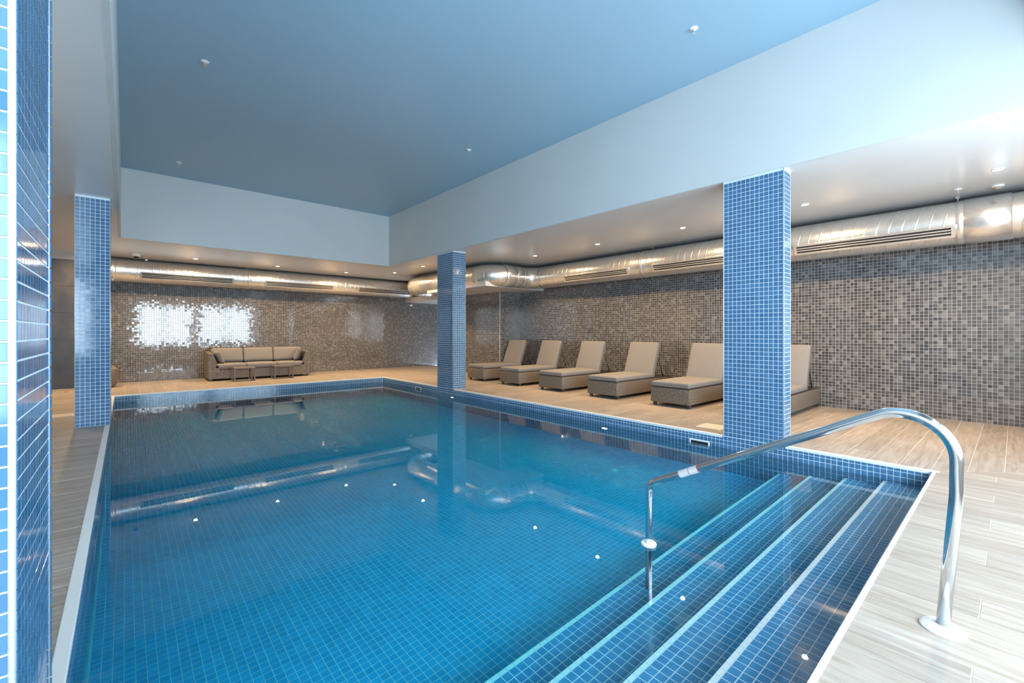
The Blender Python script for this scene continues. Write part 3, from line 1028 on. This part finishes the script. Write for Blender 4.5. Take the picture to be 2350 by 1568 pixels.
for y, lb in ((3.93, 'small glowing pool lamp just under the waterline left of the broad pillar'), (7.90, 'small glowing pool lamp under the waterline at the middle pillar')):
    o = tag(empty('pool_lamp', (XR, y, WATER - 0.20)), lb, 'pool lamp', 'underwater lamps in the pool side')
    bm = bmesh.new(); add_cyl(bm, (-0.004, 0, 0), 0.055, 0.014, 'x', 28)
    link('bezel', bm_mesh(bm, 'bezel'), M['plastic'], o)
    bm = bmesh.new(); add_cyl(bm, (-0.012, 0, 0), 0.040, 0.006, 'x', 28)
    link('lens', bm_mesh(bm, 'lens'), M['pool_lamp'], o)
for x, y, lb in ((5.49, 2.40, 'square pale access lid in the deck left of the broad pillar'), (-0.86, 8.95, 'square pale access lid in the left deck beside the slim pillar')):
    o = tag(empty('deck_lid', (x, y, 0)), lb, 'lid', 'access lids in the deck')
    box('lid', 0.012, 0.288, 0.012, 0.288, -0.002, 0.005, mat('pale_lid', (0.72, 0.60, 0.48), 0.5), o, 0.002, 1)
    for q in ((0, .3, 0, .011), (0, .3, .289, .3), (0, .011, .011, .289), (.289, .3, .011, .289)):
        box('rim', *q, -0.002, 0.004, M['plastic'], o)

# handrail
hr = tag(empty('pool_handrail', (2.49, 0.19, 0)), 'polished stainless steel handrail curving down into the pool over the steps', 'handrail')
hx = 0.0
rail = [(0.003, 0.0), (-0.030, 0.60), (-0.034, 0.70)]
P3 = [(hx, a, b) for a, b in ((0.004, 0.0), (-0.036, 0.55), (-0.038, 0.970), (1.335, 0.247), (1.340, WATER - DEP[3] - 0.02))]
rp, rf = fillet(P3, [0, 0.8, 0.17, 0.08, 0], narc=16)
# bend of the tall end is an easy curve; keep both bends smooth
bm = sweep(rp, [0.0215] * len(rp), 32)
rb = link('rail_tube', bm_mesh(bm, 'rail_tube', True), M['steel'], hr)
lathe('deck_flange', [(0.070, 0.0), (0.070, 0.006), (0.060, 0.014), (0.030, 0.020), (0.022, 0.021)], M['plastic'], hr, (hx, 0.004, 0.0), 40)
lathe('rail_collar', [(0.024, -0.010), (0.045, -0.008), (0.048, 0.0), (0.045, 0.008), (0.024, 0.011)], M['plastic'], hr, (hx, 1.338, WATER + 0.008), 32)
# sticker on the rail: pale band with red ends
aa, bb = Vector(P3[2]), Vector(P3[3])
tt = (bb - aa).normalized()
def sleeve(s0, s1, m, nm):
    s = bb - tt * s0; e = bb - tt * s1
    bm = sweep([s, e], [0.0219, 0.0219], 32, False)
    link(nm, bm_mesh(bm, nm, True), m, hr)
sleeve(0.235, 0.360, M['label_print'], 'sticker')
sleeve(0.360, 0.368, M['red_print'], 'sticker_band')
sleeve(0.300, 0.304, M['red_print'], 'sticker_band')

# ------------------------------------------------------------------ cushions
def cushion_mesh(lx, ly, lz, r=0.03, puff=0.012, nx=10, ny=10):
    """padded block with eased edges; base at z=0"""
    bm = bmesh.new()
    add_box(bm, 0, lx, 0, ly, 0, lz, r, 4)
    bmesh.ops.subdivide_edges(bm, edges=[e for e in bm.edges if e.calc_length() > 0.15], cuts=6, use_grid_fill=True)
    for v in bm.verts:
        a = math.sin(PI * min(max(v.co.x / lx, 0), 1)) ** 0.5 * math.sin(PI * min(max(v.co.y / ly, 0), 1)) ** 0.5 if 0 < v.co.x < lx and 0 < v.co.y < ly else 0
        if v.co.z > lz * 0.6: v.co.z += puff * a
    return bm_mesh(bm, 'cushion', True)

# ------------------------------------------------------------------ sun loungers (foot towards the pool, local +X to the wall)
def make_lounger():
    r = empty('sun_lounger')
    W, Ln = 0.68, 1.90
    bm = bmesh.new()
    add_box(bm, 0.0, Ln, 0, W, 0.055, 0.305, 0.018, 3)
    # shallow recess lip under the cushion
    link('wicker_base', bm_mesh(bm, 'wicker_base', True), M['wicker'], r)
    r.children[0].data.set_sharp_from_angle(angle=math.radians(40))
    box('base_rim', 0.006, Ln - 0.006, 0.006, W - 0.006, 0.298, 0.312, M['dark'], r, 0.004, 1)
    for x in (0.05, Ln - 0.09):
        for y in (0.02, W - 0.07):
            box('leg', x, x + 0.045, y, y + 0.05, 0.0, 0.06, M['dark'], r, 0.004, 1)
    o = link('seat_cushion', cushion_mesh(1.27, W - 0.02, 0.088, 0.030, 0.010), M['cushion'], r, (0.004, 0.01, 0.312))
    # backrest: frame board, cushion, prop struts
    an = math.radians(69)
    mt = Matrix.Translation((1.235, 0, 0.335)) @ Matrix.Rotation(-an, 4, 'Y')
    bm = bmesh.new()
    add_box(bm, 0.0, 0.68, 0.015, W - 0.015, -0.030, 0.0, 0.010, 2)
    o = link('backrest_frame', bm_mesh(bm, 'backrest_frame', True), M['wicker'], r)
    o.matrix_local = mt
    o = link('back_cushion', cushion_mesh(0.70, W - 0.02, 0.085, 0.030, 0.010), M['cushion'], r)
    o.matrix_local = mt @ Matrix.Translation((0.0, 0.01, 0.0))
    for y in (0.05, W - 0.07):
        bm = sweep([Vector((1.44, y + 0.01, 0.78)), Vector((1.66, y + 0.01, 0.315))], [0.009, 0.009], 10)
        link('prop_strut', bm_mesh(bm, 'prop_strut', True), M['dark'], r)
    return r
lounger = make_lounger()
LB = ['farthest taupe cushioned wicker lounger, beside the boxed mosaic corner', 'second wicker lounger from the middle pillar', 'third wicker lounger from the middle pillar',
      'fourth wicker lounger from the middle pillar, second before the broad pillar', 'wicker lounger whose raised back is cut off by the broad pillar', 'wicker lounger behind the broad pillar, only its back and rear side showing']
for k, y in enumerate((8.60, 7.31, 6.01, 4.69, 3.345, 2.085)):
    if k == 0: d = lounger
    else:
        d = lounger.copy(); COL.objects.link(d)
        for ch in lounger.children:
            c2 = ch.copy(); COL.objects.link(c2); c2.parent = d
    d.location = (6.61, y, 0)
    tag(d, LB[k], 'sun lounger', 'wicker sun loungers along the mosaic wall')

# ------------------------------------------------------------------ sofa with its cushions
sf = tag(empty('wicker_sofa', (1.53, 13.03, 0)), 'long brown wicker sofa with taupe seat and back cushions by the far wall', 'sofa')
SW, SD = 2.36, 0.86
def prism(nm, prof, x0, x1, m, parent, bev=0.012):
    bm = bmesh.new()
    a = [bm.verts.new((x0, y, z)) for y, z in prof]
    b = [bm.verts.new((x1, y, z)) for y, z in prof]
    n = len(prof)
    bm.faces.new(a); bm.faces.new(list(reversed(b)))
    for i in range(n):
        bm.faces.new((a[i], b[i], b[(i + 1) % n], a[(i + 1) % n]))
    bmesh.ops.recalc_face_normals(bm, faces=bm.faces)
    bmesh.ops.bevel(bm, geom=list(bm.edges), offset=bev, segments=2, affect='EDGES')
    me = bm_mesh(bm, nm, True)
    me.set_sharp_from_angle(angle=math.radians(40))
    return link(nm, me, m, parent)
arm = [(0.0, 0.05), (SD, 0.05), (SD, 0.72), (0.70, 0.72), (0.02, 0.68)]
prism('armrest', arm, 0.0, 0.10, M['wicker'], sf)
prism('armrest', arm, SW - 0.10, SW, M['wicker'], sf)
taper = [(0.0, 0.05), (0.06, 0.05), (0.06, 0.66), (0.0, 0.66)]
for s in (0, 1):     # the arm fronts widen towards the base
    x0 = 0.10 if s == 0 else SW - 0.10
    sg = 1 if s == 0 else -1
    bm = bmesh.new()
    vs = [(x0 - sg * .01, 0.01, 0.06), (x0 + sg * 0.16, 0.01, 0.06), (x0 + sg * 0.13, 0.01, 0.30), (x0 - sg * 0.0, 0.01, 0.66), (x0 - sg * .01, 0.01, 0.66)]
    a = [bm.verts.new(v) for v in vs]
    b = [bm.verts.new((v[0], 0.12, v[2])) for v in vs]
    bm.faces.new(a); bm.faces.new(list(reversed(b)))
    for i in range(5): bm.faces.new((a[i], b[i], b[(i + 1) % 5], a[(i + 1) % 5]))
    bmesh.ops.recalc_face_normals(bm, faces=bm.faces)
    link('arm_front', bm_mesh(bm, 'arm_front'), M['wicker'], sf)
for a, b in ((0.10, 0.885), (0.895, 1.465), (1.475, SW - 0.10)):
    box('base_module', a, b, 0.02, SD, 0.05, 0.285, M['wicker'], sf, 0.012, 2)
box('backrest', 0.10, SW - 0.10, SD - 0.13, SD, 0.28, 0.70, M['wicker'], sf, 0.015, 2)
for x in (0.03, 0.86, 1.44, SW - 0.08):
    for y in (0.04, SD - 0.09):
        box('leg', x, x + 0.05, y, y + 0.05, 0, 0.055, M['dark'], sf)
for k in range(3):
    w_ = (SW - 0.22) / 3
    link('seat_cushion', cushion_mesh(w_ - 0.006, 0.70, 0.13, 0.040, 0.012), M['cushion'], sf, (0.113 + k * w_, 0.01, 0.287))
    o = link('back_cushion', cushion_mesh(w_ - 0.006, 0.37, 0.15, 0.050, 0.018), M['cushion'], sf, (0.113 + k * w_, SD - 0.29, 0.42))
    o.rotation_euler = (math.radians(78), 0, 0)

def pillow(nm, s, t):
    bm = bmesh.new()
    n = 12
    g = {}
    for sd in (1, -1):
        for i in range(n + 1):
            for j in range(n + 1):
                u, v = i / n * 2 - 1, j / n * 2 - 1
                if sd == -1 and (i in (0, n) or j in (0, n)): g[(sd, i, j)] = g[(1, i, j)]; continue
                pin = 1 - 0.07 * (1 - abs(u) ** 3) * abs(v) ** 6 - 0.07 * (1 - abs(v) ** 3) * abs(u) ** 6
                h = t / 2 * ((1 - u ** 4) * (1 - v ** 4)) ** 0.55
                g[(sd, i, j)] = bm.verts.new((u * s / 2 * pin, v * s / 2 * pin, sd * h))
    for sd in (1, -1):
        for i in range(n):
            for j in range(n):
                q = [g[(sd, i, j)], g[(sd, i + 1, j)], g[(sd, i + 1, j + 1)], g[(sd, i, j + 1)]]
                bm.faces.new(q if sd == 1 else q[::-1])
    return bm_mesh(bm, nm, True)
for x, y, z, rx_, ry_, rz_, s, lb in ((1.775, 13.27, 0.585, 0, math.radians(68), math.radians(10), 0.34, 'grey scatter pillow leaning on the left sofa arm'),
                                      (3.62, 13.25, 0.625, 0, math.radians(-66), math.radians(-14), 0.40, 'taupe scatter pillow leaning on the right sofa arm')):
    o = link('scatter_pillow', pillow('scatter_pillow', s, 0.13), M['cushion'], None, (x, y, z))
    o.rotation_euler = (rx_, ry_, rz_)
    tag(o, lb, 'pillow')

# low side tables
def make_table():
    r = empty('side_table')
    W, D, H = 0.46, 0.38, 0.345
    box('table_top', 0, W, 0, D, H - 0.035, H, M['bronze'], r, 0.004, 1)
    for x in (0.0, W - 0.03):
        for y in (0.0, D - 0.03):
            box('leg', x, x + 0.03, y, y + 0.03, 0.03, H - 0.035, M['bronze'], r, 0.003, 1)
        box('sled_rail', x, x + 0.03, 0, D, 0.0, 0.03, M['bronze'], r, 0.003, 1)
    box('cross_rail', 0.03, W - 0.03, 0.0, 0.025, 0.0, 0.022, M['bronze'], r, 0.002, 1)
    return r
t1 = make_table()
t1.location = (1.99, 12.54, 0)
tag(t1, 'low brown metal side table before the left half of the sofa', 'side table', 'side tables before the sofa')
t2 = t1.copy(); COL.objects.link(t2)
for ch in t1.children:
    c2 = ch.copy(); COL.objects.link(c2); c2.parent = t2
t2.location = (2.90, 12.63, 0)
tag(t2, 'low brown metal side table before the right half of the sofa', 'side table', 'side tables before the sofa')

# round wicker pouf, mostly behind the slim left pillar
o = lathe('wicker_pouf', [(0.16, 0.0), (0.22, 0.03), (0.265, 0.15), (0.28, 0.28), (0.26, 0.40), (0.20, 0.46), (0.06, 0.48)], M['wicker'], None, (-0.38, 13.2, 0), 36)
tag(o, 'round brown wicker pouf peeping out behind the slim left pillar', 'pouf')
